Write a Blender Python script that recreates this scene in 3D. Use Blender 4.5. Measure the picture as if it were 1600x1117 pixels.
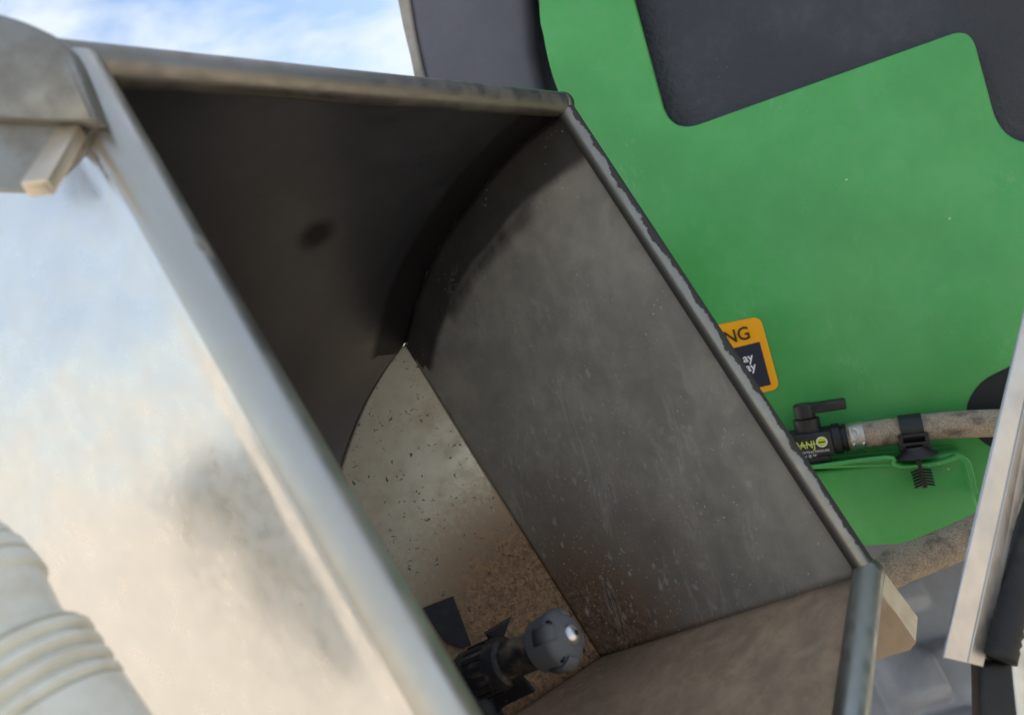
import bpy, bmesh, math, random
from mathutils import Vector, Matrix, noise
random.seed(7)
for o in list(bpy.data.objects): bpy.data.objects.remove(o)
scn = bpy.context.scene
col = scn.collection
R = math.radians

# ------------------------------------------------------------------ camera
CAM = Vector((0, 0, 1.45)); ROLL = R(14.5); F = 1156.0; CX, CY = 800.0, 558.5
c_, s_ = math.cos(ROLL), math.sin(ROLL)
RT = Vector((c_, 0, -s_)); UP = Vector((s_, 0, c_)); FW = Vector((0, 1, 0))
cam = bpy.data.cameras.new('camera'); camo = bpy.data.objects.new('camera', cam); col.objects.link(camo)
cam.sensor_width = 36; cam.lens = 26.0; cam.clip_start = 0.01; cam.clip_end = 5000
camo.matrix_world = Matrix(((RT.x, UP.x, -FW.x, CAM.x), (RT.y, UP.y, -FW.y, CAM.y), (RT.z, UP.z, -FW.z, CAM.z), (0, 0, 0, 1)))
cam.dof.use_dof = True; cam.dof.focus_distance = 0.68; cam.dof.aperture_fstop = 6.5
scn.camera = camo

# ------------------------------------------------------------------ world and sun
SUN_EL, SUN_AZ = R(46), R(40)      # azimuth from +Y towards +X: the sun stands behind the sprayer, to the right
w = bpy.data.worlds.new('World'); scn.world = w; w.use_nodes = True
nt = w.node_tree; nt.nodes.clear()
def N(t, typ, **kw):
    n = t.nodes.new(typ)
    for k, v in kw.items(): setattr(n, k, v)
    return n
sky = N(nt, 'ShaderNodeTexSky', sky_type='NISHITA'); sky.sun_disc = False
sky.sun_elevation = SUN_EL; sky.sun_rotation = SUN_AZ; sky.air_density = 1.0; sky.dust_density = .7
tc = N(nt, 'ShaderNodeTexCoord')
mp = N(nt, 'ShaderNodeMapping'); mp.inputs['Scale'].default_value = (1, 1, 2.6); mp.inputs['Location'].default_value = (.37, 0.1, .2)
cn = N(nt, 'ShaderNodeTexNoise'); cn.inputs['Scale'].default_value = 5.5; cn.inputs['Detail'].default_value = 5; cn.inputs['Roughness'].default_value = .58; cn.inputs['Distortion'].default_value = .3
cr = N(nt, 'ShaderNodeValToRGB'); cr.color_ramp.elements[0].position = .38; cr.color_ramp.elements[1].position = .62
cr.color_ramp.elements[0].color = (.03, .03, .03, 1); cr.color_ramp.elements[1].color = (.95, .95, .95, 1)
cm = N(nt, 'ShaderNodeMix', data_type='RGBA'); cm.inputs[7].default_value = (4.3, 4.75, 5.2, 1)
bg = N(nt, 'ShaderNodeBackground'); bg.inputs['Strength'].default_value = 0.09
out = N(nt, 'ShaderNodeOutputWorld')
L = nt.links.new
L(tc.outputs['Generated'], mp.inputs[0]); L(mp.outputs[0], cn.inputs['Vector']); L(cn.outputs['Fac'], cr.inputs[0])
L(cr.outputs[0], cm.inputs[0]); L(sky.outputs[0], cm.inputs[6]); L(cm.outputs[2], bg.inputs[0]); L(bg.outputs[0], out.inputs[0])
sl = bpy.data.lights.new('sun', 'SUN'); sl.energy = 4.8; sl.angle = R(.6); sl.color = (1, .95, .87)
so = bpy.data.objects.new('sun', sl); col.objects.link(so); so.location = (2, 3, 5)
sd = Vector((math.sin(SUN_AZ) * math.cos(SUN_EL), math.cos(SUN_AZ) * math.cos(SUN_EL), math.sin(SUN_EL)))
so.rotation_euler = sd.to_track_quat('Z', 'Y').to_euler()
vs = scn.view_settings; vs.view_transform = 'Standard'; vs.look = 'None'; vs.gamma = 1; vs.use_curve_mapping = False; vs.exposure = 1.2
scn.render.engine = 'CYCLES'
scn.cycles.max_bounces = 6; scn.cycles.glossy_bounces = 5; scn.cycles.diffuse_bounces = 3; scn.cycles.sample_clamp_indirect = 4

# ------------------------------------------------------------------ helpers
def ray(x, y): return RT * ((x - CX) / F) + UP * ((CY - y) / F) + FW
def P(x, y, d): return CAM + ray(x, y) * d
class Plane:
    def __init__(s, p, n): s.p = p; s.n = n.normalized()
    def at(s, x, y, off=0.0):
        r = ray(x, y); return CAM + r * ((s.n.dot(s.p - CAM) + off) / s.n.dot(r))
def link(o, parent=None):
    col.objects.link(o)
    if parent:
        o.parent = parent; o.matrix_parent_inverse = Matrix.Translation(-parent.location)
    return o
def obj(name, bm, mat, parent=None, smooth=False, sharp=None):
    me = bpy.data.meshes.new(name); bmesh.ops.recalc_face_normals(bm, faces=bm.faces); bm.to_mesh(me); bm.free()
    if smooth:
        for p in me.polygons: p.use_smooth = True
        if sharp is not None: me.set_sharp_from_angle(angle=R(sharp))
    if mat: me.materials.append(mat)
    return link(bpy.data.objects.new(name, me), parent)
def thing(name, loc, label, cat, group=None):
    o = bpy.data.objects.new(name, None); o.empty_display_size = .05; o.location = loc; col.objects.link(o)
    o['label'] = label; o['category'] = cat
    if group: o['group'] = group
    return o
def tag(o, label=None, cat=None, kind=None):
    if label: o['label'] = label
    if cat: o['category'] = cat
    if kind: o['kind'] = kind
    return o
def prism(pts, vec, bev=0.0, seg=2, bm=None):
    """polygon pts extruded along vec"""
    bm = bm or bmesh.new()
    a = [bm.verts.new(p) for p in pts]; b = [bm.verts.new(p + vec) for p in pts]
    n = len(pts); fs = [bm.faces.new(a), bm.faces.new(b[::-1])]
    for i in range(n): bm.faces.new((a[i], b[i], b[(i + 1) % n], a[(i + 1) % n]))
    if bev: 
        bmesh.ops.recalc_face_normals(bm, faces=bm.faces)
        es = [e for f in fs for e in f.edges]
        bmesh.ops.bevel(bm, geom=es, offset=bev, segments=seg, affect='EDGES', profile=.5)
    return bm
def box(bm, c, ax, ay, az, bev=0.0, seg=2):
    """box at centre c with half-axis vectors"""
    t = bmesh.new()
    vs_ = [t.verts.new(c + ax * i + ay * j + az * k) for i in (-1, 1) for j in (-1, 1) for k in (-1, 1)]
    for f in ((0, 1, 3, 2), (4, 6, 7, 5), (0, 4, 5, 1), (2, 3, 7, 6), (0, 2, 6, 4), (1, 5, 7, 3)): t.faces.new([vs_[i] for i in f])
    bmesh.ops.recalc_face_normals(t, faces=t.faces)
    if bev: bmesh.ops.bevel(t, geom=list(t.edges), offset=bev, segments=seg, affect='EDGES', profile=.5)
    merge(bm, t); return bm
def merge(bm, t):
    me = bpy.data.meshes.new('tmp'); t.to_mesh(me); t.free(); bm.from_mesh(me); bpy.data.meshes.remove(me)
def basis(d):
    d = d.normalized(); a = Vector((0, 0, 1)) if abs(d.z) < .9 else Vector((1, 0, 0))
    u = d.cross(a).normalized(); return u, d.cross(u).normalized(), d
def lathe(bm, base, axis, prof, seg=48, caps=True, rag=None):
    """prof: list of (t, r) along axis"""
    u, v, d = basis(axis); rings = []
    for t, r in prof:
        ring = []
        for i in range(seg):
            a = 2 * math.pi * i / seg; rr = r * (rag(a, t) if rag else 1)
            ring.append(bm.verts.new(base + d * t + (u * math.cos(a) + v * math.sin(a)) * rr))
        rings.append(ring)
    for a, b in zip(rings, rings[1:]):
        for i in range(seg): bm.faces.new((a[i], a[(i + 1) % seg], b[(i + 1) % seg], b[i]))
    if caps:
        bm.faces.new(rings[0][::-1]); bm.faces.new(rings[-1])
    return bm
def tube(bm, pts, rad, seg=24, caps=True, attr=None, frame=None):
    """swept tube through pts (mitred)"""
    rings = []; n = len(pts); u = None
    lay = bm.verts.layers.float.get(attr) or bm.verts.layers.float.new(attr) if attr else None
    for i, p in enumerate(pts):
        t = (pts[min(i + 1, n - 1)] - pts[max(i - 1, 0)]).normalized()
        if u is None: u = (frame - t * frame.dot(t)).normalized() if frame else basis(t)[0]
        else: u = (u - t * u.dot(t)).normalized()
        v = t.cross(u); r = rad(i / (n - 1)) if callable(rad) else rad
        ring = []
        for k in range(seg):
            a = 2 * math.pi * k / seg
            vv = bm.verts.new(p + (u * math.cos(a) + v * math.sin(a)) * r)
            if lay: vv[lay] = (a if a <= math.pi else a - 2 * math.pi)
            ring.append(vv)
        rings.append(ring)
    for a, b in zip(rings, rings[1:]):
        for i in range(seg): bm.faces.new((a[i], a[(i + 1) % seg], b[(i + 1) % seg], b[i]))
    if caps: bm.faces.new(rings[0][::-1]); bm.faces.new(rings[-1])
    return bm
def smoothline(pts, n=8):
    """Catmull-Rom through pts"""
    q = [pts[0] * 2 - pts[1]] + list(pts) + [pts[-1] * 2 - pts[-2]]; o = []
    for i in range(1, len(q) - 2):
        for k in range(n):
            t = k / n; a, b, c, d = q[i - 1], q[i], q[i + 1], q[i + 2]
            o.append(.5 * ((2 * b) + (c - a) * t + (2 * a - 5 * b + 4 * c - d) * t * t + (3 * b - a - 3 * c + d) * t ** 3))
    o.append(pts[-1]); return o
def roundpoly(pts, rads, n=8):
    """pixel polygon with rounded corners"""
    o = []; m = len(pts)
    for i, p in enumerate(pts):
        r = rads[i] if isinstance(rads, (list, tuple)) else rads
        p = Vector(p); a = Vector(pts[i - 1]) - p; b = Vector(pts[(i + 1) % m]) - p
        if not r: o.append(p); continue
        A = p + a.normalized() * min(r, a.length * .48); B = p + b.normalized() * min(r, b.length * .48)
        for k in range(n + 1):
            t = k / n; o.append(A * (1 - t) ** 2 + p * 2 * t * (1 - t) + B * t * t)
    return o
def grid(fn, nu, nv, attrs=None):
    bm = bmesh.new(); lays = [(bm.verts.layers.float.new(nm), f) for nm, f in (attrs or {}).items()]
    lays = [(bm.verts.layers.float.get(nm), f) for nm, f in (attrs or {}).items()]
    vs_ = [[bm.verts.new(fn(i / nu, j / nv)) for j in range(nv + 1)] for i in range(nu + 1)]
    for row in vs_:
        for vv in row:
            for lay, f in lays: vv[lay] = f(vv.co)
    for i in range(nu):
        for j in range(nv):
            try: bm.faces.new((vs_[i][j], vs_[i + 1][j], vs_[i + 1][j + 1], vs_[i][j + 1]))
            except ValueError: pass
    return bm
def text(body, org, ex, ey, nz, h, mat, parent, bold=0.0, align='LEFT', width=1.0, name='lettering', depth=.0003):
    cu = bpy.data.curves.new('txt', 'FONT'); cu.body = body; cu.size = 1; cu.align_x = align; cu.offset = bold; cu.extrude = 0
    to = bpy.data.objects.new('txt', cu); col.objects.link(to); bpy.context.view_layer.update()
    me = bpy.data.meshes.new_from_object(to.evaluated_get(bpy.context.evaluated_depsgraph_get()))
    bpy.data.objects.remove(to); bpy.data.curves.remove(cu)
    k = h / .69
    for v in me.vertices: v.co = org + ex * (v.co.x * k * width) + ey * (v.co.y * k) + nz * depth
    me.materials.clear(); me.materials.append(mat)
    return link(bpy.data.objects.new(name, me), parent)

# ------------------------------------------------------------------ materials
def mat(name, base=(.5, .5, .5), rough=.5, metal=0.0, spec=.5):
    m = bpy.data.materials.new(name); m.use_nodes = True; b = m.node_tree.nodes['Principled BSDF']
    b.inputs['Base Color'].default_value = (*base, 1); b.inputs['Roughness'].default_value = rough; b.inputs['Metallic'].default_value = metal
    b.inputs['Specular IOR Level'].default_value = spec
    return m
class G:
    """small graph builder on a material"""
    def __init__(s, m): s.t = m.node_tree; s.b = s.t.nodes['Principled BSDF']; s.tc = N(s.t, 'ShaderNodeTexCoord')
    def l(s, a, b): s.t.links.new(a, b)
    def inp(s, sock, v):
        if hasattr(v, 'is_output') or isinstance(v, bpy.types.NodeSocket): s.l(v, sock)
        elif isinstance(v, (tuple, list)) and len(v) == 3 and sock.type == 'RGBA': sock.default_value = (*v, 1)
        else: sock.default_value = v
    def noise(s, scale, detail=3, rough=.55, dist=0, st=None, vec=None):
        n = N(s.t, 'ShaderNodeTexNoise'); n.inputs['Scale'].default_value = scale; n.inputs['Detail'].default_value = detail
        n.inputs['Roughness'].default_value = rough; n.inputs['Distortion'].default_value = dist
        s.l(s.coord(st, vec), n.inputs['Vector']); return n.outputs['Fac']
    def coord(s, st=None, vec=None):
        v = vec or s.tc.outputs['Object']
        if not st: return v
        m = N(s.t, 'ShaderNodeMapping'); m.inputs['Scale'].default_value = st[0]; m.inputs['Rotation'].default_value = st[1] if len(st) > 1 else (0, 0, 0)
        s.l(v, m.inputs[0]); return m.outputs[0]
    def voro(s, scale, feat='F1', st=None, out='Distance', rnd=1.0, vec=None):
        n = N(s.t, 'ShaderNodeTexVoronoi', feature=feat); n.inputs['Scale'].default_value = scale; n.inputs['Randomness'].default_value = rnd
        s.l(s.coord(st, vec), n.inputs['Vector']); return n.outputs[out]
    def ramp(s, v, a, b, ca=0.0, cb=1.0, smooth=True):
        n = N(s.t, 'ShaderNodeMapRange'); n.interpolation_type = 'SMOOTHSTEP' if smooth else 'LINEAR'
        s.l(v, n.inputs[0]); n.inputs[1].default_value = a; n.inputs[2].default_value = b; n.inputs[3].default_value = ca; n.inputs[4].default_value = cb
        return n.outputs[0]
    def math(s, op, a, b=None, c=None):
        n = N(s.t, 'ShaderNodeMath', operation=op); s.inp(n.inputs[0], a)
        if b is not None: s.inp(n.inputs[1], b)
        if c is not None: s.inp(n.inputs[2], c)
        return n.outputs[0]
    def mix(s, f, a, b):
        n = N(s.t, 'ShaderNodeMix', data_type='RGBA'); s.inp(n.inputs[0], f); s.inp(n.inputs[6], a); s.inp(n.inputs[7], b); return n.outputs[2]
    def fmix(s, f, a, b):
        n = N(s.t, 'ShaderNodeMix', data_type='FLOAT'); s.inp(n.inputs[0], f); s.inp(n.inputs[2], a); s.inp(n.inputs[3], b); return n.outputs[0]
    def attr(s, nm):
        n = N(s.t, 'ShaderNodeAttribute', attribute_name=nm); return n.outputs['Fac']
    def bump(s, h, strength=.2, dist=.001, prev=None):
        n = N(s.t, 'ShaderNodeBump'); n.inputs['Strength'].default_value = strength; n.inputs['Distance'].default_value = dist
        s.l(h, n.inputs['Height'])
        if prev: s.l(prev, n.inputs['Normal'])
        return n.outputs[0]
    def set(s, **kw):
        for k, v in kw.items(): s.inp(s.b.inputs[{'base': 'Base Color', 'rough': 'Roughness', 'metal': 'Metallic', 'normal': 'Normal', 'coat': 'Coat Weight'}[k]], v)

def steel(name, base=(.55, .53, .5), rough=.3, dirt=.15, dirtcol=(.16, .11, .07), drops=0.0, specks=0.0, brush=(1, 1, 1), brush_amt=.05, seam=False, residue=False, seed=0.0, wob=.0, film=0.0, filmcol=(.3, .29, .27), pits=False):
    m = mat(name, base, rough, 1.0); g = G(m)
    of = N(g.t, 'ShaderNodeVectorMath', operation='ADD'); of.inputs[1].default_value = (seed, seed * .7, -seed); g.l(g.tc.outputs['Object'], of.inputs[0]); v = of.outputs[0]
    big = g.noise(7, 5, vec=v); fine = g.noise(60, 4, vec=v); grain = g.noise(900, 2, vec=v)
    br = g.noise(160, 3, st=(brush,), vec=v)
    colr = g.mix(g.ramp(big, .3, .7), tuple(x * .93 for x in base), tuple(min(1, x * 1.05) for x in base))
    dm = g.math('MULTIPLY', g.ramp(g.math('ADD', g.math('MULTIPLY', big, .6), g.math('MULTIPLY', fine, .4)), .42, .68), dirt)
    dm = g.math('ADD', dm, g.math('MULTIPLY', g.ramp(grain, .6, .75), dirt * .35))
    if film:
        run = g.noise(22, 4, .6, .4, st=((1.5, 1.5, .22),), vec=v)
        dm = g.math('MAXIMUM', dm, g.math('MULTIPLY', g.ramp(g.math('ADD', g.math('MULTIPLY', run, .55), g.math('MULTIPLY', big, .45)), .32, .68, .75, 1.15), film))
    met = 1.0; rg = g.math('ADD', g.math('MULTIPLY', fine, .18), rough - .09)
    rg = g.math('ADD', rg, g.math('MULTIPLY', g.ramp(br, .3, .7), brush_amt))
    if seam:
        a = g.attr('seam'); e = g.math('ADD', a, g.math('MULTIPLY', g.math('SUBTRACT', fine, .5), .004))
        e = g.math('ADD', e, g.math('MULTIPLY', g.math('SUBTRACT', g.noise(18, 2, vec=v), .5), .008))
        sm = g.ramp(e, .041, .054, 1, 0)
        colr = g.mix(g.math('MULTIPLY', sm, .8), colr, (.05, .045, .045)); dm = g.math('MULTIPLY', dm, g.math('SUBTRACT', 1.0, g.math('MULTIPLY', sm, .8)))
        rg = g.math('ADD', rg, g.math('MULTIPLY', sm, .15))
    if residue:
        a = g.attr('residue')
        fur = g.noise(190, 6, .72, .9, vec=v)
        e = g.math('ADD', a, g.math('MULTIPLY', g.math('SUBTRACT', fur, .5), .55))
        rm = g.ramp(e, .12, .62); dm = g.math('MAXIMUM', dm, g.math('MULTIPLY', rm, .93))
        dcol = g.mix(g.ramp(fur, .35, .65), tuple(x * .45 for x in dirtcol), tuple(min(1, x * 1.6) for x in dirtcol))
    else:
        dcol = g.mix(fine, tuple(x * .7 for x in dirtcol), tuple(x * 1.3 for x in dirtcol))
    if film: dcol = g.mix(rm if residue else 0.0, g.mix(g.ramp(g.math('ADD', g.math('MULTIPLY', g.noise(28, 5, .65, .5, vec=v), .65), g.math('MULTIPLY', fine, .35)), .36, .64), tuple(x * .74 for x in filmcol), tuple(min(.9, x * 1.12) for x in filmcol)), dcol)
    if specks:
        wn = N(g.t, 'ShaderNodeTexNoise'); wn.inputs['Scale'].default_value = 75; wn.inputs['Detail'].default_value = 3; g.l(v, wn.inputs['Vector'])
        wv = N(g.t, 'ShaderNodeVectorMath', operation='MULTIPLY_ADD'); g.l(wn.outputs['Color'], wv.inputs[0]); wv.inputs[1].default_value = (.022, .022, .022); g.l(v, wv.inputs[2]); v2 = wv.outputs[0]
        ss = [g.ramp(g.voro(sc, st=(stt, rot), vec=v2), 0.11, .2, .9, 0) for sc, stt, rot in ((150, (1, 1, .35), (0, .5, 0)), (170, (.35, 1, 1), (0, .4, .6)))]
        k = g.math('MULTIPLY', g.math('MAXIMUM', ss[0], ss[1]), g.ramp(g.noise(260, 2, vec=v), .38, .52))
        k = g.math('MULTIPLY', k, g.ramp(g.noise(38, 3, vec=v), .4, .52, 0, 1))
        k = g.math('MULTIPLY', k, specks)
        colr = g.mix(k, colr, (.04, .03, .025)); dm = g.math('MAXIMUM', dm, g.math('MULTIPLY', k, .9)); dcol = g.mix(k, dcol, (.03, .022, .016))
    if drops:
        wn = N(g.t, 'ShaderNodeTexNoise'); wn.inputs['Scale'].default_value = 60; wn.inputs['Detail'].default_value = 2; g.l(v, wn.inputs['Vector'])
        wv = N(g.t, 'ShaderNodeVectorMath', operation='MULTIPLY_ADD'); g.l(wn.outputs['Color'], wv.inputs[0]); wv.inputs[1].default_value = (.014, .014, .014); g.l(v, wv.inputs[2]); v2 = wv.outputs[0]
        sp = g.noise(9, 3, vec=v); area = g.attr('splash')
        w8 = g.math('ADD', sp, g.math('MULTIPLY', area, .3))
        d1 = g.voro(80, st=((1, 1, .5),), vec=v2)
        blob = g.math('MULTIPLY', g.math('MULTIPLY', g.ramp(d1, .12, .24, .75, 0), g.ramp(fine, .35, .65, .2, 1)), g.ramp(w8, .54, .66))
        ring = g.math('MULTIPLY', g.ramp(g.math('ABSOLUTE', g.math('SUBTRACT', d1, .2)), .012, .04, .6, 0), g.math('MULTIPLY', g.ramp(w8, .56, .68), g.ramp(fine, .45, .6)))
        d2 = g.noise(30, 4, .6, .8, st=((1.4, 1.4, .3),), vec=v)
        runs = g.math('MULTIPLY', g.ramp(g.math('ABSOLUTE', g.math('SUBTRACT', d2, .6)), .008, .03, .35, 0), g.ramp(w8, .52, .68))
        dots = g.math('MULTIPLY', g.ramp(g.voro(210, vec=v2), .11, .19, 1, 0), g.ramp(g.math('ADD', g.noise(35, 2, vec=v), g.math('MULTIPLY', area, .16)), .52, .64))
        k = g.math('MULTIPLY', g.math('MAXIMUM', g.math('MAXIMUM', blob, ring), g.math('MAXIMUM', runs, dots)), drops)
        dm = g.math('MAXIMUM', dm, k); dcol = g.mix(k, dcol, (.85, .82, .75))
    if pits:
        pk = g.math('MULTIPLY', g.ramp(g.math('ADD', g.voro(21, st=((1, 1, .55),), vec=v), g.math('MULTIPLY', fine, .22)), .19, .26, 1, 0), .85)
        dm = g.math('MAXIMUM', dm, pk); dcol = g.mix(pk, dcol, (.045, .045, .05))
    g.set(base=g.mix(dm, colr, dcol), metal=g.math('SUBTRACT', 1.0, dm), rough=g.fmix(dm, rg, .75))
    nb = g.bump(g.math('ADD', br, fine), .12, .0005)
    if wob: nb = g.bump(g.math('ADD', g.noise(9, 2, vec=v), g.math('MULTIPLY', g.noise(55, 3, vec=v), .05)), wob, .02, nb)
    g.set(normal=nb); return m

def plastic(name, base, rough=.5, var=.15, bump=.1, bscale=300, dust=.1, dustcol=(.35, .33, .3), bdist=.0006):
    m = mat(name, base, rough); g = G(m)
    big = g.noise(6, 6, .6); fine = g.noise(70, 5); gr = g.noise(bscale, 3)
    c = g.mix(g.ramp(big, .3, .7), tuple(x * (1 - var) for x in base), tuple(x * (1 + var) for x in base))
    d = g.math('MULTIPLY', g.ramp(g.math('ADD', g.math('MULTIPLY', big, .5), g.math('MULTIPLY', fine, .5)), .45, .68), dust)
    specs = g.math('MULTIPLY', g.ramp(g.voro(75), .06, .1, 1, 0), g.ramp(g.noise(22, 2), .56, .62))
    d = g.math('MAXIMUM', d, g.math('MULTIPLY', specs, min(1, dust * 3)))
    g.set(base=g.mix(d, c, dustcol), rough=g.math('ADD', g.math('MULTIPLY', fine, .2), rough - .1), normal=g.bump(gr, bump, bdist))
    return m

M = {}
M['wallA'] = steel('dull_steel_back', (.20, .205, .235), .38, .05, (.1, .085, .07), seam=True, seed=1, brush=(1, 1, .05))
M['wallB'] = steel('dull_steel_side', (.46, .44, .40), .36, .12, (.22, .125, .065), drops=.8, seam=True, residue=True, seed=2.3, brush=(.05, 1, 1), film=.56, filmcol=(.52, .47, .38))
M['wallC'] = steel('dull_steel_front', (.46, .4, .33), .42, .35, (.26, .175, .11), drops=.2, residue=True, seed=3.1, film=.86, filmcol=(.62, .43, .27))
M['floor'] = steel('speckled_steel', (.68, .57, .40), .42, .3, (.27, .14, .06), specks=.9, residue=True, seed=4.7)
M['panel'] = steel('bright_brushed_steel', (.80, .79, .775), .27, .08, (.45, .36, .27), seed=5.9, brush=(1, .08, 1), brush_amt=.08, wob=.35)
M['rim'] = steel('rim_steel', (.28, .262, .23), .36, .5, (.15, .12, .09), seed=6.1)
M['near'] = steel('near_rim_steel', (.55, .53, .48), .36, .15, (.3, .25, .18), seed=5.9, pits=True)
M['tab'] = steel('bracket_steel', (.6, .57, .53), .3, .35, (.3, .24, .17), seed=8)
M['hinge'] = steel('dirty_hinge_steel', (.36, .35, .32), .42, .65, (.105, .1, .088), seed=15)
M['lid'] = steel('lid_steel', (.62, .6, .58), .32, .2, (.3, .25, .2), seed=9, brush=(1, 1, .06))
M['bolt'] = steel('bolt_steel', (.7, .69, .67), .25, .1)
M['green'] = plastic('green_poly', (.072, .375, .088), .36, .12, .06, 40, .22, (.17, .4, .2), .0012)
g = G(M['green']); bs_ = g.b.inputs['Base Color'].links[0].from_socket
sc_ = g.math('MULTIPLY', g.ramp(g.noise(9, 2), .56, .7), g.ramp(g.noise(160, 5, .75, .3, st=((1, 1, .35), (0, .5, 0))), .52, .66))
ch_ = g.math('MULTIPLY', g.ramp(g.voro(34), .035, .055, 1, 0), g.ramp(g.noise(11, 2), .45, .5))
g.set(base=g.mix(g.math('MAXIMUM', g.math('MULTIPLY', sc_, .14), g.math('MULTIPLY', ch_, .8)), bs_, (.45, .6, .45)))
M['dark'] = plastic('dark_textured_plastic', (.036, .039, .049), .5, .2, .8, 200, .14, (.17, .17, .18), .0016)
M['grey'] = plastic('grey_moulded_plastic', (.36, .355, .365), .38, .15, .3, 45, .3, (.3, .28, .25))
M['black'] = plastic('black_plastic', (.014, .014, .016), .45, .2, .15, 250, .3, (.12, .1, .08))
M['rubber'] = plastic('black_rubber', (.016, .015, .015), .6, .3, .3, 120, .35, (.1, .085, .07))
M['stem'] = plastic('dirty_stem', (.02, .018, .017), .5, .3, .35, 110, .95, (.3, .22, .15), .0012)
M['nozzle'] = plastic('grey_nozzle', (.115, .115, .117), .68, .1, .08, 300, .15, (.2, .19, .18))
M['white'] = plastic('white_poly', (.8, .77, .66), .33, .05, .1, 90, .4, (.5, .41, .25), .0015)
M['void'] = plastic('black_void', (.006, .006, .008), .6, .1, .1, 200, .02)
M['orange'] = mat('orange_vinyl', (1.0, .43, .004), .4)
M['navy'] = mat('navy_print', (.022, .024, .045), .4)
M['ink'] = mat('black_ink', (.05, .022, .004), .5)
M['whiteink'] = mat('white_ink', (.8, .8, .8), .5)
M['yellow'] = mat('yellow_ink', (.62, .7, .03), .5)
def hose_mat():
    m = mat('dusty_hose', (.2, .16, .12), .85); g = G(m)
    a = g.noise(700, 3, .7); b = g.noise(60, 4); 
    c = g.mix(g.ramp(a, .3, .7), (.22, .175, .13), (.5, .4, .29)); c = g.mix(g.ramp(b, .45, .75), c, (.14, .11, .09))
    g.set(base=c, rough=.9, normal=g.bump(a, .3, .0008)); return m
M['hose'] = hose_mat()
def rim_dirty():
    m = steel('rim_steel_worn', (.31, .29, .25), .38, .25, (.14, .11, .08), seed=6.6); g = G(m)
    a = g.math('MULTIPLY', g.attr('ang'), -1.0); b0 = m.node_tree.nodes['Principled BSDF'].inputs
    src = {k: b0[k].links[0].from_socket for k in ('Base Color', 'Metallic', 'Roughness')}
    e = g.math('ADD', a, g.math('ADD', g.math('MULTIPLY', g.math('SUBTRACT', g.noise(300, 6, .8), .5), .7), g.math('MULTIPLY', g.math('SUBTRACT', g.noise(32, 4, .7), .5), 2.0)))
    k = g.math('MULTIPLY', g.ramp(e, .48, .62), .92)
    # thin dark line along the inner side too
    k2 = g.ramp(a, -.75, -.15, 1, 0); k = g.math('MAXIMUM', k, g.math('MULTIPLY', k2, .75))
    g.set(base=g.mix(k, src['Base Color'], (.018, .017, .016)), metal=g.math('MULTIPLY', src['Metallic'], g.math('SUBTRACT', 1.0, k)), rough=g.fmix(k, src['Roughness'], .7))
    return m
M['rimw'] = rim_dirty()

# ------------------------------------------------------------------ ground
m = mat('tan_gravel_ground', (.4, .33, .25), .95); g = G(m)
a = g.noise(2.2, 8, .7); b = g.noise(60, 4, .7)
g.set(base=g.mix(g.ramp(a, .35, .65), (.3, .255, .2), g.mix(b, (.33, .285, .23), (.54, .48, .4))), normal=g.bump(b, .6, .02))
bm = bmesh.new(); S = 1500
bm.faces.new([bm.verts.new(p) for p in ((-S, -S, 0), (S, -S, 0), (S, S, 0), (-S, S, 0))])
tag(obj('ground', bm, m), 'bare tan gravel ground under the sprayer', None, 'structure')

# ------------------------------------------------------------------ tank, cover and posts behind the hopper
YAW = R(25)
TH = Vector((math.cos(YAW), -math.sin(YAW), 0))      # along the cover, to the right (towards the camera)
TN = Vector((-math.sin(YAW), -math.cos(YAW), 0))     # out of the cover
TP = Plane(P(1250, 560, .90), TN)
def T(x, y, off=0.0): return TP.at(x, y, off)
Z = Vector((0, 0, 1))
def tcorner(u, z, off): return TP.p + TH * u + TN * off + Z * (z - TP.p.z)

tank = thing('spray_tank', tcorner(0, .4, -.3), 'black textured plastic tank wall showing behind the green cover', 'tank')
bm = bmesh.new()
pl = T(846, 30, 0); u0 = (pl - TP.p).dot(TH) - .012
zb = T(1360, 838, 0).z; cnt = tcorner((u0 + 2.4) / 2, (zb + 2.6) / 2, -.32)
box(bm, cnt, TH * ((2.4 - u0) / 2), TN * .30, Z * ((2.6 - zb) / 2), .03, 4)
obj('tank_wall', bm, M['dark'], tank, True, 40)

cover = thing('green_cover', tcorner(.1, 1.2, 0), 'green plastic cover with square cutouts over the black tank', 'cover')
out = [(846, -260), (846, 0), (853, 60), (866, 118), (884, 165), (915, 240), (1000, 420), (1080, 600), (1150, 740), (1200, 900), (1260, 900),
       (1560, 830), (1900, 760), (1900, 190), (1640, 226), (1560, 226), (1545, 160), (1513, 58), (1490, 58), (1062, 208), (1034, 160), (1004, 60), (986, -40), (986, -260)]
op = [Vector(p) for p in out[:14]]
# outline: left side smooth, right side rounded corners
cut = roundpoly([(1900, 190), (1565, 232), (1515, 46), (1050, 212), (990, -10), (950, -260)], [0, 62, 34, 50, 0, 0], 10)
left = smoothline([Vector(p) for p in [(846, -260), (846, 0), (853, 60), (866, 118), (886, 170), (925, 260), (1000, 420), (1080, 600), (1150, 740), (1180, 860)]], 5)
poly = left + [Vector(p) for p in [(1300, 850), (1560, 800), (1900, 740)]] + cut[:-1] + [Vector((950, -260))]
pts = [T(p.x, p.y, .0) for p in poly]
bm = prism(pts, TN * .011, .0035, 3)
# sheet for the dark opening in the cover at the right
cv = obj('cover_panel', bm, M['green'], cover, True, 50)
hole = roundpoly([(1506, 640), (1530, 596), (1604, 560), (1760, 540), (1760, 760), (1590, 716), (1530, 690)], [22, 26, 20, 0, 0, 20, 22], 6)
obj('cutout_dark_sheet', prism([T(p.x, p.y, .0118) for p in hole], TN * -.0004), M['void'], cover)  # flat black sheet on the cover paints the shade inside the opening
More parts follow.
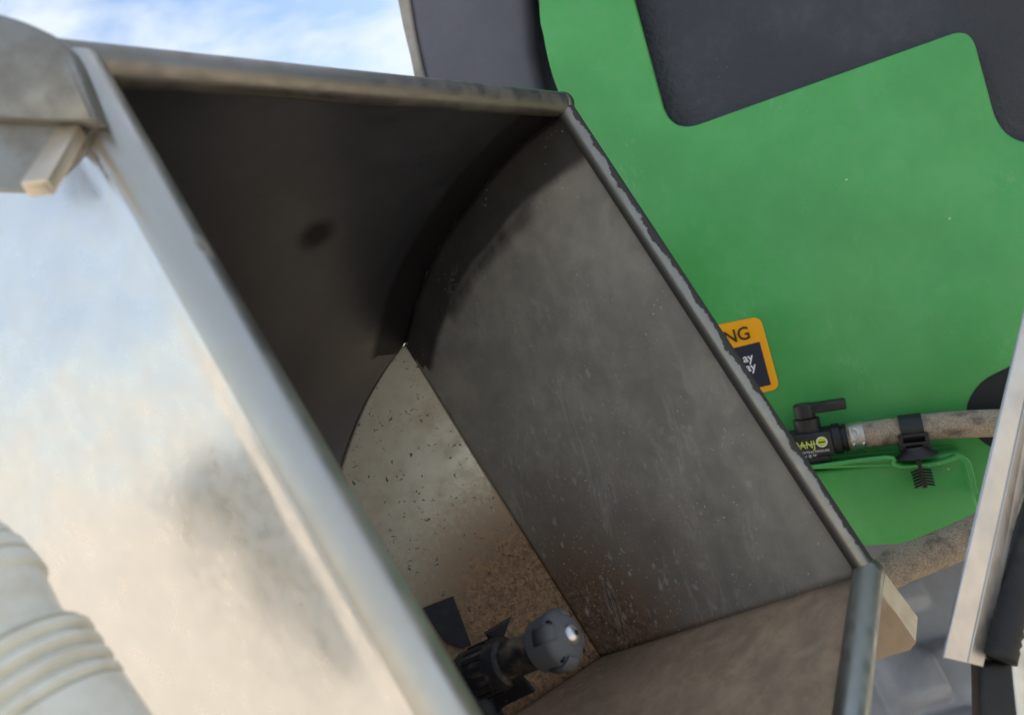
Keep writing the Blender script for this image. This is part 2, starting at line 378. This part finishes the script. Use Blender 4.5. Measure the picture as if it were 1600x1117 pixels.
# step shelf of the cover, standing out below the valve
SO = .055
stp = thing('green_shelf_bracket', T(1400, 850, .03), 'green moulded shelf bracket carrying the valve hose, below the green cover', 'bracket')
face = roundpoly([(1180, 752), (1262, 739), (1392, 722), (1500, 706), (1512, 716), (1532, 806), (1524, 838), (1470, 847), (1200, 862)], [0, 0, 0, 12, 10, 16, 12, 0, 0], 5)
obj('front_face', prism([T(p.x, p.y, SO) for p in face], TN * -(SO - .013), .004, 3), M['green'], stp, True, 45)
ledge = [(1170, 742), (1262, 728), (1384, 712), (1396, 722), (1416, 726), (1470, 720), (1494, 712), (1503, 712), (1514, 722), (1524, 768), (1529, 770)]
tp = [T(x, y, SO + .011) for x, y in ledge]
bm = bmesh.new()
lo = [p - Z * .0055 for p in tp]
# ledge: a lip swept along the front edge
tube(bm, smoothline([p - Z * .002 for p in tp], 4), .0024, 10)
obj('ledge_lip', bm, M['green'], stp, True)
tops = [T(1170, 742, SO + .011), T(1262, 728, SO + .011), T(1384, 712, SO + .011), T(1396, 722, SO + .011), T(1416, 726, SO + .011), T(1470, 720, SO + .011), T(1494, 712, SO + .011)]
top = [p for p in tops]; back = [p - TN * (p - TP.p).dot(TN) + TN * .0125 for p in (tops[-1], tops[0])]
zt = sum(p.z for p in top) / len(top)
obj('ledge_top', prism(top + back, Z * -.004), M['green'], stp)

post = thing('cab_post', T(700, 150, -.25), 'dark grey plastic corner post between the sky and the green cover', 'post')
PP = Plane(T(760, 60, -.05), TN)
pp = [Vector(p) for p in [(634, -260), (634, 0), (643, 55), (660, 130), (676, 260), (880, 260), (866, 180), (846, 130), (834, 80), (826, 0), (822, -260)]]
obj('post_body', prism([PP.at(p.x, p.y) for p in pp], TN * -.12, .022, 5), M['grey'], post, True, 50)
M['greydk'] = plastic('dark_grey_post', (.10, .098, .12), .5, .1, .12, 260, .1, (.2, .2, .2))
post.children[0].data.materials[0] = M['greydk']
bm = prism([PP.at(x, y, .0) for x, y in [(616, -260), (620, 0), (629, 45), (640, 90), (648, 130), (690, 260), (702, 260), (664, 130), (654, 90), (645, 45), (638, 0), (634, -260)]], TN * -.1, .004, 2)
obj('worn_edge_strip', bm, plastic('weathered_edge', (.32, .3, .27), .8, .3, .6, 90, .5, (.45, .43, .4), .002), post)

# ------------------------------------------------------------------ hopper
P1, P2, P3 = P(112, 98, .36), P(878, 164, .64), P(1357, 895, .54)
n = (P2 - P1).cross(P3 - P2).normalized()
if n.dot(CAM - P2) < 0: n = -n
MP = Plane(P2, n)
P4, P5 = MP.at(815, 1330), MP.at(1285, 1480)
hop = thing('steel_hopper', P3 - n * .45, 'open stainless steel mixing hopper with rolled rim and stained inside walls', 'hopper')
bn = (P3 - P2).cross(n).normalized()
BP = Plane(P2, bn)
seamA = [BP.at(*p) for p in [(876, 178), (838, 206), (781, 259), (733, 319), (701, 363), (672, 415), (650, 474), (632, 538)]]
Q2 = seamA[-1]; Q3 = BP.at(938, 1026)
fd = (Q3 - Q2).normalized()
inward = bn if bn.dot(P1 - P2) > 0 else -bn
FOLD = R(52)
dn = (inward * math.cos(FOLD) + n * math.sin(FOLD)); dn = (dn - fd * dn.dot(fd)).normalized()
DP = Plane(Q2, dn)
seamD = smoothline([DP.at(*p) for p in [(632, 538), (598, 584), (569, 634), (545, 692), (526, 752), (512, 815), (505, 900), (530, 1010), (620, 1240)]], 6)
E = seamD[-1]
seamA = smoothline(seamA, 6)
ext = (P1 - P2)
def lerp(a, b, t): return a * (1 - t) + b * t
def along(L_, t):
    f = t * (len(L_) - 1); i = min(int(f), len(L_) - 2); return lerp(L_[i], L_[i + 1], f - i)
def seamdist(co):
    return min((co - q).length for q in seamA)
def sd_attr(co):
    d = seamdist(co)
    if (co - seamA[-1]).dot((seamA[-1] - seamA[-7]).normalized()) > .008: d += .05
    return d
def proj(co):
    r = co - CAM; d = r.dot(FW); return CX + r.dot(RT) / d * F, CY - r.dot(UP) / d * F
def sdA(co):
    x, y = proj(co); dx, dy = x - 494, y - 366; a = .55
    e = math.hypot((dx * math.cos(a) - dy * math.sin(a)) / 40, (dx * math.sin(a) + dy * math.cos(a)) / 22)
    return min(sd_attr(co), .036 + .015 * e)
arc = smoothline([BP.at(*p) for p in [(822, 338), (776, 382), (735, 432), (704, 486)]], 6)
def sdB(co): return min(sd_attr(co), .044 + min((co - q).length for q in arc) * .55)
NB = P(840, 1000, .6)
def res(co):
    return max(0, 1 - ((co - Q3).length) / .29) * 1.1
def resB(co): return max(0, 1 - (co - Q3).length / .3) * .8
def resC(co): return max(0, 1 - (co - Q3).length / .22) * .6
side = 1
def solid(o, th):
    md = o.modifiers.new('thickness', 'SOLIDIFY'); md.thickness = th; md.offset = -1; return o
def sheet(name, fn, nu, nv, mt, look, attrs=None, th=.002):
    bm = grid(fn, nu, nv, attrs); bmesh.ops.remove_doubles(bm, verts=bm.verts, dist=1e-6)
    me = bpy.data.meshes.new(name); bm.to_mesh(me); bm.free()
    nn = me.polygons[len(me.polygons) // 2]
    if nn.normal.dot(look - nn.center) < 0: me.flip_normals()
    for p in me.polygons: p.use_smooth = True
    me.materials.append(mt); o = link(bpy.data.objects.new(name, me), hop); return solid(o, th)
mouth = (P1 + P2 + P3 + P4) / 4
seamALL = seamA + seamD[1:]
W_ = 14; sm_all = [sum((seamALL[max(0, min(len(seamALL) - 1, i + k))] for k in range(-W_, W_ + 1)), Vector()) / (2 * W_ + 1) for i in range(len(seamALL))]
sm_all = [lerp(a, b, max(0, min(1, i / 10))) for i, (a, b) in enumerate(zip(seamALL, sm_all))]
def blendw(v): t = min(1, v / .3); return t * t * (3 - 2 * t)
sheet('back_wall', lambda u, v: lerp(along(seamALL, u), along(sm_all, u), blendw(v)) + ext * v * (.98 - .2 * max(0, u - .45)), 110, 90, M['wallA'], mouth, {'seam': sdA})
# side wall: between seam, right rim and the fold
def wallB(u, v):
    a = along(seamA, v); b = lerp(P2 + (P3 - P2) * .0, P3, 0)
    return lerp(lerp(P2, P3, u), lerp(Q2, Q3, u), v) if u > 0 else a
def wallB(u, v):
    base = lerp(lerp(P2, P3, u), lerp(Q2, Q3, u), v)
    return base + (along(seamA, v) - lerp(P2, Q2, v)) * (1 - u) ** 1.5
sheet('side_wall', wallB, 70, 60, M['wallB'], mouth, {'seam': sdB, 'residue': resB, 'splash': lambda c: max(0, 1 - (c - BP.at(960, 790)).length / .22)})
sheet('floor_plate', lambda u, v: lerp(lerp(Q2, Q3, u), along(seamD, u), v), 60, 40, M['floor'], mouth, {'residue': res})
sheet('front_wall', lambda u, v: lerp(lerp(P3, Q3, u), lerp(P5, E, u), v), 40, 30, M['wallC'], mouth, {'residue': resC, 'splash': lambda c: .2})
# near wall: unseen inner and lower sheets added to keep stray light out, outer panel is the bright brushed face
nearI = P1 - n * .006; near4 = P4 - n * .006
sheet('near_inner_wall', lambda u, v: lerp(lerp(P1, P4, u), lerp(seamD[20] + ext * .75, E, u), v), 10, 10, M['wallA'], mouth, {'seam': lambda c: 1.0})
sheet('lower_closing_wall', lambda u, v: lerp(lerp(P4, P5, u), E, v), 10, 10, M['wallC'], mouth, {'residue': lambda c: .3, 'splash': lambda c: 0})
RR = .0105
def rim_tube(pts, mt, frame=None, r=RR): 
    bm = bmesh.new(); fine = []
    for a, b in zip(pts, pts[1:]):
        for k in range(24): fine.append(lerp(a, b, k / 24))
    fine.append(pts[-1]); tube(bm, fine, r, 32, True, 'ang', frame); return obj('rim_tube', bm, mt, hop, True, 60)
ex1 = (P1 - P2).normalized()
rim_tube([P2, P1 + ex1 * .04], M['rim'], n)
rim_tube([P2, P3], M['rimw'], (CAM - (P2 + P3) / 2).normalized(), .0080)
rim_tube([P3, P5], steel('rim_steel_green_grey', (.44, .45, .4), .34, .35, (.2, .17, .13), seed=7.7), n)
NR = .0135
nd = (P4 - P1).normalized()
rim_tube([P1 + nd * .004, P4 + nd * .06], M['near'], n, NR)
for q in (P2, P3):
    bm = bmesh.new(); bmesh.ops.create_uvsphere(bm, u_segments=24, v_segments=16, radius=RR * 1.05, matrix=Matrix.Translation(q))
    obj('corner_weld', bm, M['rim'], hop, True)
# outer panel: plane through the near rim, leaning out to the left
LP = P(0, 600, .43)
on = (P4 - P1).cross(LP - P1).normalized()
if on.dot(CAM - P1) < 0: on = -on
ON = Plane(P1, on)
od = on.cross(nd).normalized()
if od.dot(LP - P1) < 0: od = -od
rimtop = P1 + on * (NR * .55) + (-od) * .0
def outer(u, v):
    p = lerp(P1 + nd * .004, P4 + nd * .08, u); s = v * v * .36
    # tangent leaves the rim crown, then runs flat
    t = min(1, s / .016); lift = NR - .0035 * t * t * (3 - 2 * t)
    return p + od * s + on * lift
sheet('outer_panel', outer, 60, 40, M['panel'], CAM, None, .003)
def op_(x, y, off=0.0): return ON.at(x, y, NR - .0035 + off)

# corner tab at the lower right rim corner
tb = [P(x, y, d) for x, y, d in [(1384, 908, .552), (1433, 966, .565), (1430, 1006, .56), (1366, 1032, .535), (1364, 960, .535)]]
obj('corner_tab', prism([P(1372, 930, .538), P(1380, 928, .54), P(1432, 1003, .548), P(1422, 1015, .546), P(1366, 1032, .535)], FW * .002, 0), steel('brown_tab_steel', (.4, .33, .26), .4, .5, (.2, .15, .1), seed=13), hop)
M['litcream'] = steel('lit_cream_steel', (.8, .75, .64), .4, .8, (.62, .54, .4), seed=12)  # pale cream coat paints the light caught by the flange into its colour
obj('tab_flange', prism([P(1384, 896, .575), P(1434, 964, .59), P(1431, 1004, .549), P(1379, 927, .539)], (P(1384, 896, .575) - P(1390, 896, .575)), 0), M['litcream'], hop)

# hinge bracket at the upper left, with its pin
hd = .325
ht = roundpoly([(-120, 0), (10, 20), (96, 60), (120, 104), (152, 190), (-120, 176)], [0, 60, 26, 30, 12, 0], 6)
hb = obj('hinge_bracket', prism([P(p.x, p.y, hd) for p in ht], FW * .012, .002, 2), M['hinge'], hop, True, 45)
lw = [(-120, 176), (120, 188), (158, 188), (100, 250), (52, 296), (-120, 290)]
obj('hinge_leaf', prism([P(x, y, hd + .012) for x, y in lw], FW * .01), M['hinge'], hb)
bm = bmesh.new(); a, b = P(112, 205, .335), P(58, 296, .305); ax = b - a; Lp = ax.length
au, av, ad = basis(ax); side_ = ax.cross(FW).normalized()
box(bm, (a + b) / 2, ax / 2, side_ * .0058, side_.cross(ad) * .004, .0018, 3)
obj('hinge_pin', bm, mat('zinc_pin', (.72, .62, .48), .35, .7), hb, True, 40)

# dark scuffs on near rim
bm = bmesh.new()
def on_near(x, y):
    r = ray(x, y); return r
# ------------------------------------------------------------------ rinse nozzle inside the hopper
nz = thing('rinse_nozzle', P(715, 1095, .56), 'grey rinse nozzle on a dirty black stem inside the hopper bottom', 'nozzle')
n0, n1 = P(712, 1066, .545), P(897, 989, .487); nax = (n1 - n0); nl = nax.length; nu_ = nax.normalized()
pxm = .5 / F
hr = 45 * pxm
bm = bmesh.new()
lathe(bm, n0, nax, [(-.03, .0155), (nl * .12, .0155), (nl * .14, .0178), (nl * .44, .0178), (nl * .47, .0165), (nl * .48, .0128), (nl * .85, .0128)], 40)
obj('stem', bm, M['stem'], nz, True, 40)
bm = bmesh.new()
for k in range(16):
    a = k / 16 * 2 * math.pi; u, v, d = basis(nax); dirv = u * math.cos(a) + v * math.sin(a); tg = d.cross(dirv)
    box(bm, n0 + nu_ * nl * .31 + dirv * .018, dirv * .001, tg * .0016, nu_ * nl * .08)
obj('collar_ribs', bm, M['rubber'], nz)
def slotted(a, t):
    return 1.0
bm = bmesh.new()
hp = [(nl * .735, .0125), (nl * .74, hr * .82), (nl * .75, hr * .88), (nl * .90, hr), (nl * .92, hr * .98), (nl * .945, hr * .86), (nl * .968, hr * .62), (nl * .98, hr * .42), (nl * .985, hr * .34)]
lathe(bm, n0, nax, hp, 60)
head = obj('nozzle_cap', bm, M['nozzle'], nz, True, 30)
# slots: dark grooves with overlapping vane plates
u, v, d = basis(nax)
for k in range(4):
    a = k * math.pi / 2 + .55
    dirv = u * math.cos(a) + v * math.sin(a); tg = d.cross(dirv)
    bm = bmesh.new(); box(bm, n0 + nu_ * nl * .93 + dirv * hr * .84, dirv * hr * .12, tg * hr * .05, nu_ * nl * .022, .0004, 1)
    obj('slot', bm, M['void'], head)
    bm = bmesh.new()
    lay = []
    for t, rr in [(nl * .82, hr * .975), (nl * .90, hr * 1.015), (nl * .922, hr * 1.0), (nl * .948, hr * .875), (nl * .964, hr * .72)]:
        lay.append([bm.verts.new(n0 + nu_ * (t + .0006) + (u * math.cos(a + .12 + j * .1) + v * math.sin(a + .12 + j * .1)) * rr) for j in range(7)])
    for A_, B_ in zip(lay, lay[1:]):
        for j in range(6): bm.faces.new((A_[j], A_[j + 1], B_[j + 1], B_[j]))
    vo = obj('vane', bm, M['nozzle'], head, True); solid(vo, .0012)
bm = bmesh.new(); tipb = n0 + nu_ * nl * .98
lathe(bm, tipb, nax, [(0, hr * .37), (.0012, hr * .36), (.0035, hr * .26), (.0045, hr * .12)], 32)
bo = obj('bolt', bm, M['bolt'], nz, True, 40)
bm = bmesh.new(); lathe(bm, tipb + nu_ * .0043, nax, [(0, hr * .1), (.0005, hr * .1)], 6)
obj('hex_socket', bm, M['void'], bo)
# feet of the nozzle mount: black fins
def fin(pts, d0, th, nm='mount_fin', mt='rubber', par=None):
    return obj(nm, prism([P(x, y, dd) for x, y, dd in pts], FW * th, .0008, 2), M[mt], par or nz)
fin([(800, 1040, .505), (836, 1081, .5), (788, 1104, .52), (745, 1150, .53), (700, 1120, .54), (730, 1070, .535)], 0, .006)
fin([(757, 990, .535), (798, 965, .545), (786, 1000, .54), (770, 1010, .54)], 0, .004)
obj('hose_tail', tube(bmesh.new(), [P(735, 1060, .53), P(760, 1120, .53), P(800, 1200, .55)], .012, 20), M['rubber'], nz, True)
aperture = [(658, 951), (708, 931), (737, 1008), (722, 1012), (698, 1004), (676, 976)]
fo = obj('dark_aperture', prism([DP.at(x, y, .004) for x, y in aperture], dn * .003, .0006, 2), M['rubber'])  # thin black plate stands in for a dark hole in the floor
fo.name = 'dark_aperture'; tag(fo, 'dark plate standing for an open flap lying on the speckled hopper floor near the nozzle', 'aperture')

# ------------------------------------------------------------------ white plastic fitting at lower left
ED = .30; pe = ED / F
e0 = P(-66, 904, ED + .012); e1 = P(70, 1126, ED - .012)
eax = (e1 - e0).normalized(); q = lambda t: t * pe
fit = thing('white_pipe_fitting', e0, 'ribbed white plastic pipe fitting in front of the bright steel panel', 'pipe fitting')
bm = bmesh.new()
def thread(t0, k, r0, r1, pitch):
    o = []
    for i in range(k):
        o += [(t0 + i * pitch, r0), (t0 + i * pitch + pitch * .3, r1), (t0 + i * pitch + pitch * .6, r1), (t0 + i * pitch + pitch * .85, r0)]
    return o
pr = [(-62, 50), (-60, 86), (-56, 90), (-44, 91), (-41, 84), (-36, 84), (-33, 96), (-14, 98), (-11, 90), (-5, 90), (-2, 104), (24, 106), (27, 96), (33, 96), (36, 108), (62, 109), (68, 101), (140, 95), (176, 98), (180, 112)]
pr += thread(182, 4, 104, 118, 30) + [(304, 116), (500, 116)]
lathe(bm, e0, eax, [(q(t), q(r)) for t, r in pr], 72)
obj('fitting_body', bm, M['white'], fit, True, 18)
bm = bmesh.new(); lathe(bm, e0 + eax * q(235), (-RT * .75 - FW * .55), [(0, q(84)), (.05, q(84)), (.052, q(96)), (.4, q(96))], 48)
obj('side_branch', bm, M['white'], fit, True, 35)

# ------------------------------------------------------------------ warning label on the cover
wl = thing('warning_label', T(1150, 600, .0115), 'orange and black warning label half hidden behind the hopper rim', 'label')
S0 = .0114
lp = roundpoly([(1060, 520), (1188, 494), (1219, 607), (1092, 636)], 14, 6)
obj('label_sheet', prism([T(p.x, p.y, S0) for p in lp], TN * .0004), M['orange'], wl)
obj('text_box', prism([T(x, y, S0 + .0006) for x, y in [(1072, 562), (1187, 534), (1205, 601), (1094, 626)]], TN * .0002), M['navy'], wl)
ex = (T(1187, 534) - T(1072, 562)).normalized(); ey = TN.cross(ex).normalized() * 1
if ey.z < 0: ey = -ey
kx = (T(1175, 530, S0))
text('WARNING', T(1174.5, 528, S0 + .001), ex, ey, TN, .0155, M['ink'], wl, .012, 'RIGHT', .95)
text('ay', T(1178, 563, S0 + .001), ex, ey, TN, .0102, M['whiteink'], wl, .02, 'RIGHT', .95)
text('ay', T(1182.5, 577.5, S0 + .001), ex, ey, TN, .0102, M['whiteink'], wl, .02, 'RIGHT', .95)

# ------------------------------------------------------------------ ball valve, hoses, clamp
HO = .043
ha = [T(x, y, HO) for x, y in [(1325, 683), (1380, 676), (1440, 668), (1500, 663), (1560, 661), (1640, 662)]]
hv = (ha[1] - ha[0]).normalized(); hvL = Vector((hv.x, hv.y, hv.z))
HR = 20.5 * ((ha[1] - CAM).dot(FW)) / F
hs = obj('valve_hose', tube(bmesh.new(), smoothline([ha[0]] + ha[1:], 6), HR, 32), M['hose'], None, True)
tag(hs, 'dusty tan rubber hose leading from the black ball valve to the right', 'hose')
va = thing('ball_valve', T(1290, 720, HO), 'black plastic ball valve with lever handle and yellow lettering', 'valve')
vo = T(1325, 683, HO); vx = hv; vz = (Z - vx * Z.dot(vx)).normalized(); vy = vx.cross(vz)     # vy points away from / to camera
vf = vy if vy.dot(CAM - vo) > 0 else -vy
pxv = ((vo - CAM).dot(FW)) / F
bm = bmesh.new()
lathe(bm, vo - vx * 62 * pxv, vx, [(-60 * pxv, 22 * pxv), (40 * pxv, 22 * pxv), (41 * pxv, 24 * pxv), (52 * pxv, 24 * pxv), (53 * pxv, 20 * pxv), (62 * pxv, 20 * pxv)], 40)
obj('valve_body', bm, M['black'], va, True, 35)
bm = bmesh.new(); box(bm, vo - vx * 68 * pxv + vf * 17 * pxv - vz * 1 * pxv, vx * 46 * pxv, vf * 8 * pxv, vz * 19 * pxv, 3 * pxv, 3)
npl = obj('name_plate', bm, M['black'], va, True, 40)
bm = bmesh.new(); box(bm, vo - vx * 72 * pxv + vf * 12 * pxv - vz * 25 * pxv, vx * 42 * pxv, vf * 10 * pxv, vz * 5 * pxv, 1.5 * pxv, 2)
obj('base_rail', bm, M['black'], va, True, 40)
bm = bmesh.new()
for i in range(3):
    lathe(bm, vo - vx * (18 - i * 6) * pxv, vx, [(0, 21.5 * pxv), (.6 * pxv, 22.5 * pxv), (3 * pxv, 22.5 * pxv), (3.6 * pxv, 21.5 * pxv)], 40)
obj('barb_ribs', bm, M['black'], va, True, 35)
sc = vo - vx * 55 * pxv
bm = bmesh.new(); lathe(bm, sc + vz * 18 * pxv, vz, [(0, 20 * pxv), (20 * pxv, 20 * pxv), (21 * pxv, 18 * pxv)], 32)
obj('stem_housing', bm, M['black'], va, True, 35)
hb_ = sc + vz * 40 * pxv
bm = bmesh.new(); lathe(bm, hb_, vz, [(0, 15 * pxv), (8 * pxv, 16 * pxv), (20 * pxv, 16 * pxv), (22 * pxv, 14 * pxv)], 32)
box(bm, hb_ + vx * 31 * pxv + vz * 13.5 * pxv, vx * 31 * pxv, vf * 11 * pxv, vz * 8 * pxv, 2.5 * pxv, 3)
obj('lever_handle', bm, M['black'], va, True, 35)
# plate print
po = vo + vf * 25.4 * pxv
text('BANJ', po - vx * 47 * pxv - vz * 4.5 * pxv, vx, vz, vf, 11.5 * pxv, M['yellow'], npl, .01, 'RIGHT', .82)
bm = bmesh.new(); lathe(bm, po - vx * 37 * pxv + vz * 3 * pxv, vf, [(0, 8.3 * pxv), (.0003, 8.3 * pxv)], 32); obj('logo_ring', bm, M['whiteink'], npl)
bm = bmesh.new(); lathe(bm, po - vx * 37 * pxv + vz * 3 * pxv, vf, [(.0004, 6.4 * pxv), (.0006, 6.4 * pxv)], 32); obj('logo_disc', bm, M['yellow'], npl)
bm = bmesh.new(); box(bm, po - vx * 37 * pxv + vz * 3 * pxv + vf * .0008, vx * 5 * pxv, vf * .0001, vz * 1.0 * pxv); obj('logo_slot', bm, M['ink'], npl)
bm = bmesh.new(); box(bm, po - vx * 68 * pxv + vz * 1.5 * pxv + vf * .0007, vx * 23 * pxv, vf * .0001, vz * .45 * pxv); obj('logo_line', bm, M['whiteink'], npl)
text('OPERATING PRESSURE', po - vx * 28 * pxv - vz * 12.5 * pxv, vx, vz, vf, 3.6 * pxv, M['whiteink'], npl, .0, 'RIGHT', .95)
text('P.S.I. @ 70°', po - vx * 47 * pxv - vz * 18.5 * pxv, vx, vz, vf, 3.6 * pxv, M['whiteink'], npl, .0, 'RIGHT', .95)
# steel pinch clamp round hose end
hc = thing('hose_clamp', vo - vz * HR, 'worn steel hose clamp on the hose end beside the ball valve', 'hose clamp')
bm = bmesh.new(); cb = vo + vx * 4 * pxv
lathe(bm, cb, vx, [(0, HR * 1.03), (0, HR * 1.09), (20 * pxv, HR * 1.09), (20 * pxv, HR * 1.03)], 48, False)
obj('band', bm, M['tab'], hc, True, 35)
def oval(c, lx, lz, r):
    b = bmesh.new(); q = []
    for k in range(33):
        a = 2 * math.pi * k / 32; q.append(c + vx * math.cos(a) * lx + (vz * math.sin(a) * lz))
    return tube(b, q, r, 10, False)
obj('ear_loop', oval(cb + vx * 7 * pxv + vf * HR * 1.1 + vz * 8 * pxv, 5 * pxv, 9 * pxv, 1.4 * pxv), M['bolt'], hc, True)
for k in (3, 17):
    b = bmesh.new(); q = [cb + vx * k * pxv + (vf * math.cos(a) - vz * math.sin(a)) * HR * 1.14 for a in [x * .12 for x in range(2, 14)]]
    tube(b, q + [q[-1] - vz * 3 * pxv], 2.2 * pxv, 10); obj('wire_leg', b, M['bolt'], hc, True)
# strap clip holding the hose to the shelf
sx = T(1424, 670, HO); hv2 = (ha[3] - ha[1]).normalized(); z2 = (Z - hv2 * Z.dot(hv2)).normalized(); f2 = hv2.cross(z2)
if f2.dot(CAM - sx) < 0: f2 = -f2
p2 = (sx - CAM).dot(FW) / F
st = thing('strap_clip', sx - z2 * HR * 2, 'black plastic strap clip tying the hose to the green shelf bracket', 'clip')
bm = bmesh.new(); lathe(bm, sx - hv2 * 16 * p2, hv2, [(0, HR * 1.02), (0, HR * 1.13), (32 * p2, HR * 1.13), (32 * p2, HR * 1.02)], 40, False)
obj('strap', bm, M['black'], st, True, 35)
bm = bmesh.new(); c0 = sx + f2 * HR * 1.05 - z2 * 11 * p2
for dx, dz, hx, hz in ((0, 6, 21, 2.4), (0, -7, 19, 2.4), (-18, 0, 3, 8), (18, 0, 3, 8)):
    box(bm, c0 + hv2 * dx * p2 + z2 * dz * p2 + f2 * 3 * p2, hv2 * hx * p2, f2 * 4 * p2, z2 * hz * p2, 1.2 * p2, 2)
obj('buckle', bm, M['black'], st, True, 40)
bm = bmesh.new()
box(bm, sx - z2 * 26 * p2 + f2 * 6 * p2, hv2 * 22 * p2, f2 * 12 * p2, z2 * 6 * p2, 1.5 * p2, 2); obj('saddle', bm, M['black'], st, True, 40)
bm = bmesh.new(); bs = T(1432, 709, SO + .004)
lathe(bm, bs - Z * 2 * p2, Z, [(0, 30 * p2), (1.5 * p2, 29 * p2), (9 * p2, 16 * p2), (14 * p2, 12 * p2)], 32); obj('base_disc', bm, M['black'], st, True, 40)
fb = T(1442, 746, SO + .012)
bm = bmesh.new(); box(bm, fb + Z * 6 * p2, TH * 3.2 * p2, TN * 2 * p2, Z * 22 * p2, .8 * p2, 1)
stk = obj('stalk', bm, M['black'], st)
for k in range(6):
    for s in (-1, 1):
        bm = bmesh.new(); c = fb + Z * (11 - k * 4.6) * p2 + TH * s * 8 * p2
        box(bm, c, (TH * s * 6 - Z * 1.6 * (1)) * p2, TN * 4 * p2, Z * .9 * p2, .4 * p2, 1); obj('fin', bm, M['black'], stk)

# lower hose running behind the hopper corner
lh = obj('drain_hose', tube(bmesh.new(), smoothline([P(1290, 950, .66), P(1395, 888, .68), P(1460, 862, .69), P(1540, 826, .70), P(1640, 770, .72)], 6), 27.5 * .69 / F, 32), M['hose'], None, True)
tag(lh, 'thick dusty hose slanting up behind the hopper rim corner', 'hose')

# ------------------------------------------------------------------ open lid at the right edge
lid = thing('hopper_lid', P(1560, 1100, .5), 'stainless lid flange with black rubber seal at the right edge', 'lid')
ld = lambda y: .46 + (1040 - y) * .00012
def LPt(x, y, o=0.0): return P(x, y, ld(y) + o)
pa = [LPt(1474, 1030), LPt(1508, 1038), LPt(1637, 420), LPt(1624, 400)]
lf = [(1474, 1028), (1512, 1037), (1650, 400), (1622, 400)]
obj('flange_face', prism([LPt(x, y, (x - 1474 - (1028 - y) * .235) * .0001) for x, y in lf], FW * .0025, .0008, 2), M['lid'], lid)
lf2 = [(1513, 1037, .004), (1537, 1043, .012), (1548, 985, .012), (1680, 400, .012), (1652, 400, .004)]
obj('flange_return', prism([LPt(x, y, o) for x, y, o in lf2], FW * .0025, .0008, 2), M['lid'], lid)
gk = smoothline([LPt(1560, 1030, .012), LPt(1572, 975, .012), LPt(1600, 880, .012), LPt(1660, 680, .012), LPt(1740, 420, .012)], 8)
def grag(t): return .0105 * (1 + .12 * noise.noise(Vector((t * 30, 1, 2))))
obj('rubber_seal', tube(bmesh.new(), gk, grag, 20), M['rubber'], lid, True)
gk2 = [LPt(1560, 1036, .014), LPt(1576, 1160, .014), LPt(1590, 1260, .014)]
obj('seal_lower_run', prism([LPt(1532, 1038, .016), LPt(1584, 1036, .016), LPt(1606, 1250, .016), LPt(1536, 1250, .016)], FW * .012, .003, 3), M['rubber'], lid, True, 40)
obj('lid_pan', prism([LPt(1574, 990, .03), LPt(1690, 520, .03), LPt(1850, 520, .03), LPt(1850, 1300, .03), LPt(1612, 1300, .03), LPt(1584, 1080, .03)], FW * .004, .0015, 2), M['litcream'], lid)  # same cream coat: the reflection on the steel pan is put into its colour

# ------------------------------------------------------------------ grey moulded deck lower right
dk0 = P(1450, 1000, 1.12)
dkn = (Z * .62 - FW * .78).normalized(); DK = Plane(dk0, dkn)
dkx = Vector((1, 0, 0)); dky = dkn.cross(dkx).normalized()
if dky.z < 0: dky = -dky
def bumpz(p):
    q = p - dk0; x, y = q.dot(dkx), q.dot(dky); h = 0
    def ss(a, b, t): t = max(0, min(1, (t - a) / (b - a))); return t * t * (3 - 2 * t)
    def rect(x0, x1, y0, y1, s): return ss(x0 - s, x0 + s, x) * (1 - ss(x1 - s, x1 + s, x)) * ss(y0 - s, y0 + s, y) * (1 - ss(y1 - s, y1 + s, y))
    (bx, by), (cx_, cy_), (rx, ry) = BOSS
    h += .036 * rect(bx - .03, bx + .035, by - .035, by + .045, .006)
    d = math.hypot(x - cx_, y - cy_); h += .03 * (1 - ss(.075, .1, d)) - .012 * (1 - ss(.012, .03, math.hypot(x - cx_ - .02, y - cy_)))
    h += .02 * rect(rx - 1, rx + .05, ry - .5, ry - .03, .008)
    h += .02 * rect(-1, .35, .22, .26, .01) + .012 * rect(bx + .01, bx + .09, by + .1, by + .14, .006)
    return h
def dl(x, y): q = DK.at(x, y) - dk0; return (q.dot(dkx), q.dot(dky))
BOSS = (dl(1412, 1068), dl(1515, 1110), dl(1440, 1100))
def deck(u, v):
    p = dk0 + dkx * ((u - .5) * 1.1) + dky * ((v - .45) * 1.0); return p + dkn * bumpz(p)
dk = obj('moulded_deck', grid(deck, 160, 150), M['grey'], None, True)
dk.modifiers.new('thickness', 'SOLIDIFY').thickness = .006
tag(dk, 'grey moulded plastic deck with raised bosses seen below the drain hose', 'deck')
